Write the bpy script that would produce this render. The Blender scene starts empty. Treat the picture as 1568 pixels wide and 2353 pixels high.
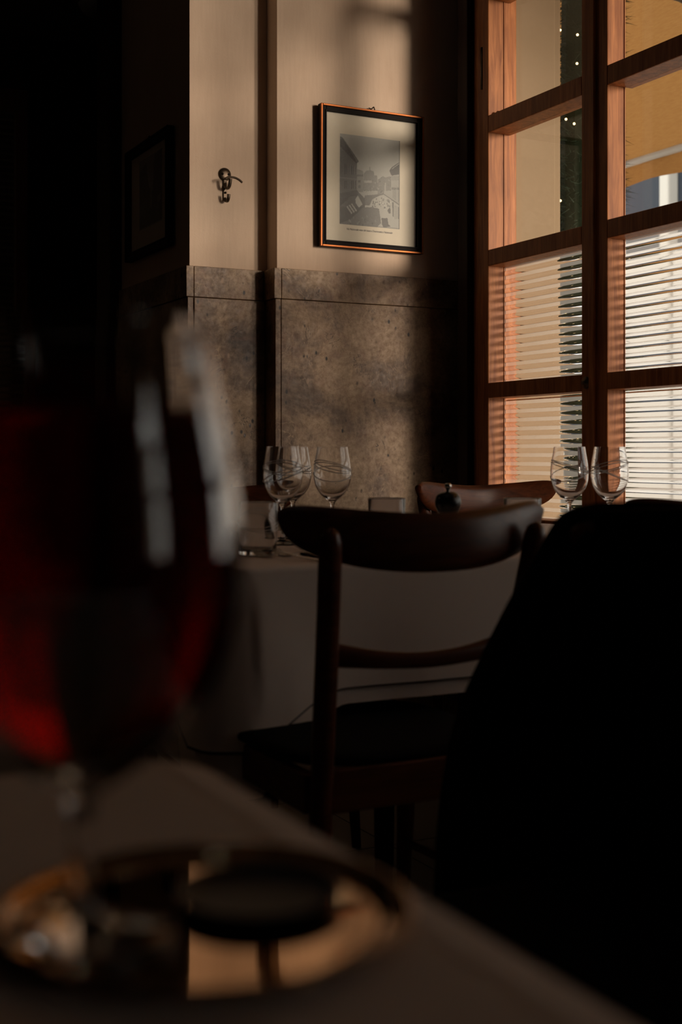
import bpy, bmesh, math, random
from mathutils import Vector, Matrix
from math import sin, cos, pi, radians, sqrt

# ------------------------------------------------------------------ camera, sky, sun, exposure
scene = bpy.context.scene
COL = scene.collection
YAW = radians(27.2)            # camera looks this far right of +Y
CAM_Z = 0.943
cam_d = bpy.data.cameras.new('camera')
cam = bpy.data.objects.new('camera', cam_d)
COL.objects.link(cam)
cam.location = (0, 0, CAM_Z)
cam.rotation_euler = (radians(90), 0, -YAW)
cam_d.sensor_fit = 'VERTICAL'
cam_d.sensor_height = 36
cam_d.sensor_width = 24
cam_d.lens = 45.0
cam_d.shift_y = -131.5 / 2353
cam_d.clip_start = 0.02
cam_d.dof.use_dof = True
cam_d.dof.focus_distance = 3.9
cam_d.dof.aperture_fstop = 4.0
scene.camera = cam

world = bpy.data.worlds.new('world')
scene.world = world
world.use_nodes = True
wn = world.node_tree.nodes
wn['Background'].inputs[0].default_value = (1.0, 0.95, 0.88, 1)
wn['Background'].inputs[1].default_value = 1.8

sun_d = bpy.data.lights.new('sun', 'SUN')
sun_d.energy = 3.3
sun_d.angle = radians(11)
sun_d.color = (1.0, 0.80, 0.65)
sun = bpy.data.objects.new('sun', sun_d)
COL.objects.link(sun)
SUN_R = 0.47
sdir = Vector((-SUN_R, 1.0, -math.tan(radians(4.0)) * sqrt(1 + SUN_R ** 2)))
sun.rotation_euler = sdir.to_track_quat('-Z', 'Y').to_euler()
sun.location = (6, -6, 3)

scene.view_settings.view_transform = 'Standard'
scene.view_settings.look = 'None'
scene.view_settings.gamma = 1
scene.view_settings.use_curve_mapping = False
scene.view_settings.exposure = 0.0
scene.cycles.use_denoising = True
scene.cycles.max_bounces = 14
scene.cycles.transmission_bounces = 12
scene.cycles.transparent_max_bounces = 16
scene.cycles.diffuse_bounces = 5
scene.cycles.sample_clamp_indirect = 0.0

# ------------------------------------------------------------------ helpers
random.seed(7)

def lin(r, g, b):
    f = lambda c: (c / 12.92) if c <= 0.04045 else ((c + 0.055) / 1.055) ** 2.4
    return (f(r / 255), f(g / 255), f(b / 255), 1)

class Mat:
    def __init__(self, name):
        self.m = bpy.data.materials.new(name)
        self.m.use_nodes = True
        self.nt = self.m.node_tree
        self.N = self.nt.nodes
        self.L = self.nt.links
        self.b = self.N.get('Principled BSDF')
        self.out = self.N.get('Material Output')
    def node(self, t, **kw):
        n = self.N.new(t)
        for k, v in kw.items():
            if k in n.inputs.keys() if hasattr(n.inputs, 'keys') else False:
                n.inputs[k].default_value = v
            else:
                setattr(n, k, v)
        return n
    def link(self, a, b):
        self.L.new(a, b)
    def coords(self, scale=(1, 1, 1), rot=(0, 0, 0), kind='Object'):
        tc = self.N.new('ShaderNodeTexCoord')
        mp = self.N.new('ShaderNodeMapping')
        mp.inputs['Scale'].default_value = scale
        mp.inputs['Rotation'].default_value = rot
        self.link(tc.outputs[kind], mp.inputs['Vector'])
        return mp.outputs['Vector']
    def noise(self, vec, scale, detail=4, rough=0.6, dist=0.0):
        n = self.N.new('ShaderNodeTexNoise')
        n.inputs['Scale'].default_value = scale
        n.inputs['Detail'].default_value = detail
        n.inputs['Roughness'].default_value = rough
        n.inputs['Distortion'].default_value = dist
        self.link(vec, n.inputs['Vector'])
        return n.outputs['Fac']
    def ramp(self, fac, stops):
        r = self.N.new('ShaderNodeValToRGB')
        e = r.color_ramp.elements
        while len(e) > 1:
            e.remove(e[-1])
        e[0].position = stops[0][0]; e[0].color = stops[0][1]
        for p, c in stops[1:]:
            x = e.new(p); x.color = c
        self.link(fac, r.inputs['Fac'])
        return r.outputs['Color']
    def mix(self, fac, a, b, mode='MIX'):
        n = self.N.new('ShaderNodeMix')
        n.data_type = 'RGBA'; n.blend_type = mode
        for s, v in ((n.inputs[0], fac), (n.inputs[6], a), (n.inputs[7], b)):
            if hasattr(v, 'is_linked') or hasattr(v, 'links'):
                self.link(v, s)
            else:
                s.default_value = v
        return n.outputs[2]
    def bump(self, h, strength=0.3, dist=0.01):
        n = self.N.new('ShaderNodeBump')
        n.inputs['Strength'].default_value = strength
        n.inputs['Distance'].default_value = dist
        self.link(h, n.inputs['Height'])
        self.link(n.outputs['Normal'], self.b.inputs['Normal'])
    def set(self, color=None, rough=None, metal=None, spec=None, **kw):
        if color is not None:
            if hasattr(color, 'links'): self.link(color, self.b.inputs['Base Color'])
            else: self.b.inputs['Base Color'].default_value = color
        if rough is not None:
            if hasattr(rough, 'links'): self.link(rough, self.b.inputs['Roughness'])
            else: self.b.inputs['Roughness'].default_value = rough
        if metal is not None: self.b.inputs['Metallic'].default_value = metal
        if spec is not None: self.b.inputs['Specular IOR Level'].default_value = spec
        for k, v in kw.items():
            self.b.inputs[k].default_value = v
        return self.m

BLACK = (0, 0, 0, 1); WHITE = (1, 1, 1, 1)

def m_plaster():
    m = Mat('painted_plaster')
    v = m.coords()
    n1 = m.noise(v, 3, 5)
    c = m.ramp(n1, [(0.3, lin(216, 190, 166)), (0.7, lin(228, 204, 180))])
    vs = m.coords((9, 9, 0.8))
    streak = m.noise(vs, 12, 3)
    c = m.mix(0.07, c, m.ramp(streak, [(0.35, lin(170, 150, 128)), (0.65, WHITE)]), 'MULTIPLY')
    n2 = m.noise(v, 160, 3)
    m.bump(n2, 0.12, 0.002)
    return m.set(c, 0.8, spec=0.1)

def m_marble():
    m = Mat('brown_marble')
    v = m.coords()
    big = m.noise(v, 4.2, 7, 0.68, 0.35)
    c = m.ramp(big, [(0.32, lin(78, 62, 50)), (0.43, lin(124, 100, 78)), (0.54, lin(170, 142, 110)), (0.70, lin(204, 176, 142))])
    fine = m.noise(v, 62, 6, 0.75, 0.2)
    c = m.mix(0.55, c, m.ramp(fine, [(0.30, lin(110, 94, 80)), (0.58, WHITE)]), 'MULTIPLY')
    # reddish clouds
    red = m.noise(m.coords((1, 1, 1), (0.4, 0.2, 0.9)), 9, 5, 0.7, 0.8)
    c = m.mix(m.ramp(red, [(0.5, BLACK), (0.72, (0.45, 0.45, 0.45, 1))]), c, lin(122, 78, 58))
    # pale veins, mostly upright
    def veins(scale, th, rot, col, c, amt, vscale=(1, 1, 0.45)):
        vv = m.coords(vscale, rot)
        wn_ = m.noise(vv, scale, 4, 0.6, 1.6)
        sub = m.N.new('ShaderNodeMath'); sub.operation = 'SUBTRACT'; sub.inputs[1].default_value = 0.5
        m.link(wn_, sub.inputs[0])
        ab = m.N.new('ShaderNodeMath'); ab.operation = 'ABSOLUTE'
        m.link(sub.outputs[0], ab.inputs[0])
        f = m.ramp(ab.outputs[0], [(0.0, (amt, amt, amt, 1)), (th, BLACK)])
        return m.mix(f, c, col)
    mask = m.noise(v, 5.5, 3)
    c2 = veins(7, 0.008, (0, 0, 0), lin(196, 164, 126), c, 0.6)
    c2 = veins(17, 0.008, (0.3, 0.5, 0.1), lin(180, 150, 120), c2, 0.5, (1, 1, 0.3))
    c = m.mix(m.ramp(mask, [(0.45, BLACK), (0.6, WHITE)]), c, c2)
    # light fossils
    vo = m.N.new('ShaderNodeTexVoronoi'); vo.inputs['Scale'].default_value = 26
    m.link(m.coords((1, 1, 0.5), (0.3, 0.9, 0.2)), vo.inputs['Vector'])
    f = m.ramp(vo.outputs['Distance'], [(0.10, (0.5, 0.5, 0.5, 1)), (0.17, BLACK)])
    f2 = m.noise(v, 11, 2)
    f = m.mix(1.0, f, m.ramp(f2, [(0.52, BLACK), (0.6, WHITE)]), 'MULTIPLY')
    c = m.mix(f, c, lin(188, 156, 128))
    # dark pits and cracks
    cm = m.noise(m.coords((1, 1, 1), (1.1, 0.4, 0.7)), 6.5, 2)
    ck = veins(9, 0.010, (0.9, 0.2, 0.5), lin(26, 17, 12), c, 0.9, (1, 1, 0.8))
    c = m.mix(m.ramp(cm, [(0.60, BLACK), (0.64, WHITE)]), c, ck)
    pv = m.N.new('ShaderNodeTexVoronoi'); pv.inputs['Scale'].default_value = 34
    m.link(m.coords((1, 1, 0.6), (0.7, 0.1, 0.4)), pv.inputs['Vector'])
    p = m.ramp(pv.outputs['Distance'], [(0.10, WHITE), (0.2, BLACK)])
    pm = m.noise(m.coords((1, 1, 1), (0.1, 0.1, 2)), 8, 4)
    p = m.mix(1.0, p, m.ramp(pm, [(0.49, BLACK), (0.56, WHITE)]), 'MULTIPLY')
    c = m.mix(p, c, lin(22, 14, 10))
    m.bump(fine, 0.12, 0.002)
    return m.set(c, m.ramp(fine, [(0.3, (0.55,) * 3 + (1,)), (0.7, (0.36,) * 3 + (1,))]), spec=0.35)

def m_wood(name, c1, c2, rough=0.35, axis='Z', spec=0.5, scale=1.0):
    m = Mat(name)
    s = {'Z': (18, 18, 1.2), 'X': (1.2, 18, 18), 'Y': (18, 1.2, 18)}[axis]
    v = m.coords(tuple(x * scale for x in s))
    g = m.noise(v, 3, 5, 0.65, 0.8)
    c = m.ramp(g, [(0.3, c1), (0.7, c2)])
    big = m.noise(m.coords(), 5, 3)
    c = m.mix(0.35, c, m.ramp(big, [(0.35, (0.55, 0.5, 0.48, 1)), (0.65, WHITE)]), 'MULTIPLY')
    m.bump(g, 0.08, 0.002)
    return m.set(c, rough, spec=spec)

def m_cloth(name, col, warp=0.03):
    m = Mat(name)
    v = m.coords()
    n = m.noise(v, 900, 2)
    n2 = m.noise(v, 6, 3)
    c = m.mix(0.15, col, m.ramp(n2, [(0.3, (0.7, 0.7, 0.7, 1)), (0.7, WHITE)]), 'MULTIPLY')
    m.bump(n, 0.15, 0.0005)
    return m.set(c, 0.85, spec=0.15)

def m_simple(name, col, rough=0.5, metal=0.0, spec=0.5):
    m = Mat(name)
    n = m.noise(m.coords(), 60, 3)
    c = m.mix(0.15, col, m.ramp(n, [(0.3, (0.7, 0.7, 0.7, 1)), (0.7, WHITE)]), 'MULTIPLY')
    return m.set(c, rough, metal, spec)

def m_glass(name, col=(1, 1, 1, 1), rough=0.0, ior=1.45):
    m = Mat(name)
    return m.set(col, rough, 0, 0.5, **{'Transmission Weight': 1.0, 'IOR': ior})

def m_pane(name, rough=0.01):
    m = Mat(name)
    tr = m.N.new('ShaderNodeBsdfTransparent'); tr.inputs[0].default_value = (0.96, 0.97, 0.96, 1)
    gl = m.N.new('ShaderNodeBsdfGlossy'); gl.inputs['Roughness'].default_value = rough
    lw = m.N.new('ShaderNodeLayerWeight'); lw.inputs['Blend'].default_value = 0.5
    pwr = m.N.new('ShaderNodeMath'); pwr.operation = 'POWER'; pwr.inputs[1].default_value = 5
    m.link(lw.outputs['Facing'], pwr.inputs[0])
    fr = m.N.new('ShaderNodeMath'); fr.operation = 'MULTIPLY_ADD'; fr.inputs[1].default_value = 0.8; fr.inputs[2].default_value = 0.03
    m.link(pwr.outputs[0], fr.inputs[0])
    mx = m.N.new('ShaderNodeMixShader')
    m.link(fr.outputs[0], mx.inputs[0]); m.link(tr.outputs[0], mx.inputs[1]); m.link(gl.outputs[0], mx.inputs[2])
    m.link(mx.outputs[0], m.out.inputs['Surface'])
    return m.m

def m_emit(name, col, s):
    m = Mat(name)
    return m.set(col, 0.5, **{'Emission Color': col, 'Emission Strength': s})

M = {}
M['plaster'] = m_plaster()
M['marble'] = m_marble()
M['frame_wood'] = m_wood('window_varnished_wood', lin(128, 72, 36), lin(200, 132, 80), 0.45, spec=0.25)
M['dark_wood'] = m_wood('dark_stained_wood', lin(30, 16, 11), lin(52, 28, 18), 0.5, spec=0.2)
M['door_wood'] = m_wood('door_brown_wood', lin(92, 48, 26), lin(130, 72, 40), 0.45)
M['chair_wood'] = m_wood('chair_walnut_wood', lin(62, 30, 15), lin(112, 60, 32), 0.33, 'X', spec=0.35)
M['leather'] = m_simple('black_leather', lin(12, 10, 10), 0.8, spec=0.1)
M['stitch'] = m_simple('dark_hem_stitching', lin(70, 60, 54), 0.9)
M['cloth'] = m_cloth('white_table_linen', lin(240, 226, 216))
M['coat'] = m_simple('black_wool', lin(9, 8, 8), 0.95, spec=0.05)
M['lining'] = m_simple('dark_brown_wool', lin(34, 30, 26), 0.9, spec=0.1)
M['glass'] = m_glass('clear_glass')
M['rib'] = m_glass('clear_rib_glass', rough=0.0, ior=1.5)
M['pane'] = m_pane('thin_clear_glass')
M['etch'] = m_simple('etched_white_glass', lin(215, 212, 208), 0.5)
def m_etch():
    m = Mat('etched_cut_line')
    a = m.N.new('ShaderNodeBsdfTranslucent'); a.inputs[0].default_value = (0.92, 0.9, 0.88, 1)
    b = m.N.new('ShaderNodeBsdfDiffuse'); b.inputs[0].default_value = (0.92, 0.9, 0.88, 1)
    mx = m.N.new('ShaderNodeMixShader')
    m.link(a.outputs[0], mx.inputs[1]); m.link(b.outputs[0], mx.inputs[2])
    m.link(mx.outputs[0], m.out.inputs['Surface'])
    return m.m
M['cut'] = m_etch()
M['steel'] = m_simple('polished_steel', lin(210, 205, 198), 0.16, 1.0)
M['iron'] = m_simple('aged_bronze', lin(92, 80, 68), 0.38, 0.9)
M['gold'] = m_simple('gilt_wood', lin(150, 86, 44), 0.42, 0.8)
M['frame_black'] = m_simple('black_lacquer', lin(20, 13, 10), 0.6, spec=0.12)
M['matte_pane'] = m_pane('matte_picture_glass', 0.5)
M['paper'] = m_simple('mat_paper', lin(222, 208, 186), 0.8, spec=0.2)
M['ink'] = m_simple('printing_ink', lin(58, 50, 44), 0.8)
M['mill'] = m_simple('pepper_mill_black', lin(14, 12, 11), 0.25)
M['ext_wall'] = m_simple('cream_render', lin(150, 131, 104), 0.85)
M['asphalt'] = m_simple('street_paving', lin(186, 176, 164), 0.9)
M['facade'] = m_simple('grey_blue_facade', lin(60, 68, 80), 0.8)
M['facade_white'] = m_simple('white_pilaster', lin(225, 222, 215), 0.7)
M['needle'] = m_simple('fir_needles', lin(30, 52, 34), 0.8)
M['bark'] = m_simple('fir_stem', lin(40, 30, 22), 0.9)
M['bulb'] = m_emit('warm_bulb', (1.0, 0.72, 0.35, 1), 5)
M['ceiling'] = m_simple('ceiling_paint', lin(120, 110, 98), 0.8)
M['floor'] = m_simple('grey_floor_tile', lin(120, 116, 108), 0.45)
M['grout'] = m_simple('floor_grout', lin(60, 56, 52), 0.8)

# frosted band of ribbed glass: scatters what is behind it
def m_frost():
    m = Mat('frosted_band_glass')
    a = m.N.new('ShaderNodeBsdfTranslucent'); a.inputs[0].default_value = (0.90, 0.87, 0.84, 1)
    b = m.N.new('ShaderNodeBsdfRefraction'); b.inputs['Roughness'].default_value = 0.4; b.inputs['IOR'].default_value = 1.3
    b.inputs[0].default_value = (0.95, 0.93, 0.91, 1)
    t = m.N.new('ShaderNodeBsdfTransparent'); t.inputs[0].default_value = (0.95, 0.93, 0.90, 1)
    mx = m.N.new('ShaderNodeMixShader'); mx.inputs[0].default_value = 0.5
    m.link(a.outputs[0], mx.inputs[1]); m.link(b.outputs[0], mx.inputs[2])
    my = m.N.new('ShaderNodeMixShader'); my.inputs[0].default_value = 0.72
    m.link(mx.outputs[0], my.inputs[1]); m.link(t.outputs[0], my.inputs[2])
    m.link(my.outputs[0], m.out.inputs['Surface'])
    return m.m
M['frost'] = m_frost()

def m_awning():
    m = Mat('yellow_awning_canvas')
    v = m.coords()
    w = m.noise(m.coords((40, 4, 40), (0, 0, 0.7)), 6, 4)
    c = m.ramp(w, [(0.35, lin(154, 110, 64)), (0.65, lin(168, 124, 74))])
    d = m.N.new('ShaderNodeBsdfDiffuse'); t = m.N.new('ShaderNodeBsdfTranslucent')
    m.link(c, d.inputs[0]); m.link(c, t.inputs[0])
    mx = m.N.new('ShaderNodeMixShader'); mx.inputs[0].default_value = 0.5
    m.link(d.outputs[0], mx.inputs[1]); m.link(t.outputs[0], mx.inputs[2])
    m.link(mx.outputs[0], m.out.inputs['Surface'])
    return m.m
M['awning'] = m_awning()

def m_liquid():
    m = Mat('amber_red_drink')
    m.set((1, 1, 1, 1), 0.0, 0, 0.5, **{'Transmission Weight': 1.0, 'IOR': 1.33})
    va = m.N.new('ShaderNodeVolumeAbsorption')
    va.inputs['Color'].default_value = (0.92, 0.30, 0.08, 1)
    va.inputs['Density'].default_value = 125
    m.link(va.outputs[0], m.out.inputs['Volume'])
    return m.m
M['liquid'] = m_liquid()

def m_attr(name):
    m = Mat(name)
    a = m.N.new('ShaderNodeAttribute'); a.attribute_name = 'ink'
    return m.set(a.outputs['Color'], 0.75, spec=0.2)
M['print'] = m_attr('halftone_print')

def finish(name, bm, mats, parent=None, smooth=False, loc=None):
    me = bpy.data.meshes.new(name)
    bm.normal_update()
    bm.to_mesh(me); bm.free()
    if not isinstance(mats, (list, tuple)): mats = [mats]
    for m in mats: me.materials.append(m)
    if smooth:
        for p in me.polygons: p.use_smooth = True
    o = bpy.data.objects.new(name, me)
    COL.objects.link(o)
    if parent: o.parent = parent
    if loc: o.location = loc
    return o

def empty(name, loc=(0, 0, 0), rz=0.0, label=None, cat=None, group=None, kind=None):
    o = bpy.data.objects.new(name, None)
    COL.objects.link(o)
    o.location = loc; o.rotation_euler = (0, 0, rz)
    tag(o, label, cat, group, kind)
    return o

def tag(o, label=None, cat=None, group=None, kind=None):
    if label: o['label'] = label
    if cat: o['category'] = cat
    if group: o['group'] = group
    if kind: o['kind'] = kind
    return o

def dup(root, loc=None, rz=None, label=None, group=None):
    r = root.copy(); COL.objects.link(r)
    if loc is not None: r.location = loc
    if rz is not None: r.rotation_euler = (0, 0, rz)
    if label: r['label'] = label
    if group: r['group'] = group
    for ch in list(root.children):
        c = ch.copy(); COL.objects.link(c); c.parent = r
        for g in list(ch.children):
            d = g.copy(); COL.objects.link(d); d.parent = c
    return r

def box(bm, x0, x1, y0, y1, z0, z1, bev=0.0, mi=0):
    vs = [bm.verts.new((x, y, z)) for z in (z0, z1) for y in (y0, y1) for x in (x0, x1)]
    fs = []
    for q in ((0, 2, 3, 1), (4, 5, 7, 6), (0, 1, 5, 4), (2, 6, 7, 3), (0, 4, 6, 2), (1, 3, 7, 5)):
        f = bm.faces.new([vs[i] for i in q]); f.material_index = mi; fs.append(f)
    if bev > 0:
        es = list({e for f in fs for e in f.edges})
        bmesh.ops.bevel(bm, geom=es, offset=bev, segments=2, affect='EDGES', profile=0.5, material=-1)
    return bm

def boxo(name, x0, x1, y0, y1, z0, z1, mat, parent=None, bev=0.0):
    bm = bmesh.new(); box(bm, x0, x1, y0, y1, z0, z1, bev)
    return finish(name, bm, mat, parent)

def lathe(bm, prof, n=40, c=(0, 0, 0), mi=0, close=False):
    rings = []
    for r, z in prof:
        if r < 1e-6:
            rings.append([bm.verts.new((c[0], c[1], c[2] + z))])
        else:
            rings.append([bm.verts.new((c[0] + r * cos(2 * pi * k / n), c[1] + r * sin(2 * pi * k / n), c[2] + z)) for k in range(n)])
    pairs = list(zip(rings[:-1], rings[1:]))
    if close: pairs.append((rings[-1], rings[0]))
    for a, b in pairs:
        for k in range(n):
            k2 = (k + 1) % n
            if len(a) == 1 and len(b) == 1: continue
            if len(a) == 1: f = bm.faces.new((a[0], b[k2], b[k]))
            elif len(b) == 1: f = bm.faces.new((a[k], a[k2], b[0]))
            else: f = bm.faces.new((a[k], a[k2], b[k2], b[k]))
            f.material_index = mi
    return bm

def tube(bm, pts, rads, n=10, cap=True, flat=1.0):
    pts = [Vector(p) for p in pts]
    if not isinstance(rads, (list, tuple)): rads = [rads] * len(pts)
    rings = []; up = None
    for i, p in enumerate(pts):
        d = (pts[min(i + 1, len(pts) - 1)] - pts[max(i - 1, 0)]).normalized()
        if up is None:
            up = Vector((0, 0, 1)) if abs(d.z) < 0.9 else Vector((0, 1, 0))
        a = d.cross(up)
        if a.length < 1e-5: a = d.cross(Vector((1, 0, 0)))
        a.normalize(); b = a.cross(d).normalized(); up = b
        rings.append([bm.verts.new(p + a * (rads[i] * cos(2 * pi * k / n)) + b * (rads[i] * flat * sin(2 * pi * k / n))) for k in range(n)])
    for A, B in zip(rings[:-1], rings[1:]):
        for k in range(n):
            bm.faces.new((A[k], A[(k + 1) % n], B[(k + 1) % n], B[k]))
    if cap:
        bm.faces.new(rings[0][::-1]); bm.faces.new(rings[-1])
    return bm

def smooth_pts(pts, n=8):
    out = []
    P = [Vector(p) for p in pts]
    for i in range(len(P) - 1):
        p0 = P[max(i - 1, 0)]; p1 = P[i]; p2 = P[i + 1]; p3 = P[min(i + 2, len(P) - 1)]
        for k in range(n):
            t = k / n
            out.append(0.5 * ((2 * p1) + (-p0 + p2) * t + (2 * p0 - 5 * p1 + 4 * p2 - p3) * t * t + (-p0 + 3 * p1 - 3 * p2 + p3) * t ** 3))
    out.append(P[-1])
    return out

def interp(tab, x):
    if x <= tab[0][0]: return tab[0][1]
    for (a, va), (b, vb) in zip(tab[:-1], tab[1:]):
        if x <= b:
            t = (x - a) / (b - a); return va + (vb - va) * t
    return tab[-1][1]

# ------------------------------------------------------------------ room shell
YA = 3.90          # plaster face with the framed street picture
XA = 1.764         # its left edge
YB = 3.985         # face with the coat hook
XB = 1.486         # its left edge
XW = 2.40          # room face of the window frames
CAPZ = 1.565
CEIL = 3.30
S = 'structure'

# pier A and pier B (plaster)
tag(boxo('wall_front', XA, 2.66, YA, 5.0, 0, CEIL, M['plaster']), kind=S)
tag(boxo('wall_pier', XB, XA + 0.02, YB, 4.72, 0, CEIL, M['plaster']), kind=S)

# marble dado: parts of their own
def dado():
    root = empty('trim_1', (0, 0, 0), kind=S)
    g = 0.0016
    A0 = XA - 0.012
    fy = YA - 0.014
    zj = CAPZ - 0.103
    def slab(n, *a):
        return boxo(n, *a, M['marble'], root, 0.0015)
    # pier A: front slabs, side slabs with visible edge
    slab('marble_slab', A0 + 0.020 + g, 2.52, fy - 0.004, YA, zj + g, CAPZ)
    slab('marble_slab', A0 - 0.006, A0 + 0.020, fy - 0.004, YB, zj + g, CAPZ)
    slab('marble_slab', A0 + 0.020 + g, 2.52, fy, YA, 0.10, zj)
    slab('marble_slab', A0, A0 + 0.020, fy, YB, 0.10, zj)
    B0 = XB - 0.012
    fb = YB - 0.014
    slab('marble_slab', B0 + 0.020 + g, A0 - 0.008, fb - 0.004, YB, zj + g, CAPZ)
    slab('marble_slab', B0 - 0.006, B0 + 0.020, fb - 0.004, 4.70, zj + g, CAPZ)
    slab('marble_slab', B0 + 0.022 + g, A0 - 0.002, fb, YB, 0.10, zj)
    slab('marble_slab', B0, B0 + 0.020, fb, 4.70, 0.10, zj)
    slab('marble_slab', A0 - 0.004, 2.52, fy - 0.01, YA, 0.0, 0.098)
    slab('marble_slab', B0 - 0.004, A0 - 0.006, fb - 0.01, YB, 0.0, 0.098)
dado()

tag(boxo('wall_right', 2.52, 2.585, 3.71, 3.90, 0, CEIL, M['dark_wood']), kind=S)
tag(boxo('wall_right_near', 2.42, 2.66, -1.66, 0.62, 0, CEIL, M['plaster']), kind=S)
tag(boxo('wall_right_near_below', 2.42, 2.66, -3.2, -1.66, 0, 0.66, M['plaster']), kind=S)
tag(boxo('wall_right_above', 2.42, 2.62, 0.62, 3.70, 2.98, CEIL, M['plaster']), kind=S)
tag(boxo('wall_right_below', 2.42, 2.62, 0.62, 3.70, 0, 0.66, M['plaster']), kind=S)
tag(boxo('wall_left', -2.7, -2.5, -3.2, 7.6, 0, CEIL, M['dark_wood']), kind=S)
tag(boxo('wall_far', -2.7, 3.2, 7.4, 7.6, 0, CEIL, M['plaster']), kind=S)
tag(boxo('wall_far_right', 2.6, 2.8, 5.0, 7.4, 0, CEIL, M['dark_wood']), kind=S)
tag(boxo('ceiling', -2.7, 3.0, -3.2, 7.6, CEIL, CEIL + 0.1, M['ceiling']), kind=S)

tag(boxo('wall_back', -2.7, 2.66, -3.4, -3.2, 0, CEIL, M['dark_wood']), kind=S)

# floor with square tiles
fl = empty('floor', (0, 0, 0), kind=S)
boxo('floor_bed', -2.7, 2.7, -3.2, 7.6, -0.08, -0.004, M['grout'], fl)
tile0 = None
for i in range(4):
    for j in range(6):
        x = 0.62 + i * 0.45; y = 1.35 + j * 0.45
        if tile0 is None:
            bm = bmesh.new(); box(bm, 0, 0.447, 0, 0.447, -0.01, 0.0, 0.0012)
            tile0 = finish('tile', bm, M['floor'], fl, loc=(x, y, 0))
        else:
            t = tile0.copy(); t.location = (x, y, 0); COL.objects.link(t)
bm = bmesh.new()
for i in range(-8, 5):
    for j in range(-11, 14):
        if 0 <= i < 4 and 0 <= j < 6: continue
        x = 0.62 + i * 0.45; y = 1.35 + j * 0.45
        if x < -2.7 or x > 2.3 or y < -3.2: continue
        box(bm, x, x + 0.447, y, y + 0.447, -0.01, 0.0)
tag(finish('far_tiles', bm, M['floor'], fl), kind='stuff')

# ------------------------------------------------------------------ the window wall
BARS = [(2.470, 2.530), (2.023, 2.081), (1.575, 1.630), (1.133, 1.184)]
ZS0, ZS1 = 0.68, 0.738
ZTOP = 2.98
GX = XW + 0.068            # glass plane

def ribbed_pane(name, y0, y1, z0, z1, parent, pitch=0.0292, clear=0.58, nseg=9, bulge=0.0022, x=GX, phase=0.0):
    """upright glass sheet (faces -X): clear convex ribs alternate with frosted flat bands"""
    bm = bmesh.new()
    prof = []            # (z, x offset, material of the strip above)
    z = z0 + phase
    prof.append((z0, 0.0, 1))
    while z < z1:
        top = min(z + pitch * clear, z1)
        for k in range(nseg):
            zz = z + (top - z) * k / nseg
            if zz > prof[-1][0] + 1e-6 or k == 0:
                prof.append((max(zz, prof[-1][0] + 1e-5), -bulge * (1 - (2 * k / nseg - 1) ** 2), 0))
        prof.append((max(top, prof[-1][0] + 1e-5), 0.0, 1))
        z += pitch
    if prof[-1][0] < z1: prof.append((z1, 0.0, 1))
    cols = []
    for zz, dx, mi in prof:
        cols.append((bm.verts.new((x - 0.002 + dx, y0, zz)), bm.verts.new((x - 0.002 + dx, y1, zz)),
                     bm.verts.new((x + 0.002, y0, zz)), bm.verts.new((x + 0.002, y1, zz))))
    for (a, pa), (b, pb) in zip(zip(cols[:-1], prof[:-1]), zip(cols[1:], prof[1:])):
        f = bm.faces.new((a[1], a[0], b[0], b[1])); f.material_index = pa[2]
        f.smooth = pa[2] == 0
        f = bm.faces.new((a[2], a[3], b[3], b[2])); f.material_index = 0 if pa[2] == 0 else 2
        bm.faces.new((a[0], a[2], b[2], b[0])); bm.faces.new((a[3], a[1], b[1], b[3]))
    a = cols[0]; bm.faces.new((a[0], a[1], a[3], a[2]))
    a = cols[-1]; bm.faces.new((a[1], a[0], a[2], a[3]))
    for e in bm.edges:                     # keep the ribs smooth only around their own curve
        va, vb = e.verts
        if abs(va.co.y - vb.co.y) < 1e-6 or {f.material_index for f in e.link_faces} != {0}:
            e.smooth = False
    return finish(name, bm, [M['rib'], M['frost'], M['pane']], parent)

def casement(root, y0, y1):
    """y0 < y1: glazed opening between its stiles"""
    X0, X1 = XW, XW + 0.092
    for zb, zt in BARS:
        boxo('glazing_bar', X0, X1, y0, y1, zb, zt, M['frame_wood'], root, 0.003)
    boxo('bottom_rail', X0, X1, y0, y1, ZS0 - 0.02, ZS1, M['frame_wood'], root, 0.003)
    boxo('top_rail', X0, X1, y0, y1, ZTOP - 0.05, ZTOP, M['frame_wood'], root, 0.003)
    lv = [ZS1] + [v for b in reversed(BARS) for v in b] + [ZTOP - 0.05]
    for k in range(0, len(lv), 2):
        a, b = lv[k], lv[k + 1]
        if b < 1.6:
            ribbed_pane('ribbed_pane', y0, y1, a, b, root, phase=0.006 if k == 0 else 0.011)
        else:
            boxo('clear_pane', GX - 0.002, GX + 0.002, y0, y1, a, b, M['pane'], root)
        # glazing bead, thin paler strip against the glass on the jamb side
        boxo('glazing_bead', GX - 0.006, GX - 0.003, y1 - 0.003, y1, a, b, M['frame_wood'], root)

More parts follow.
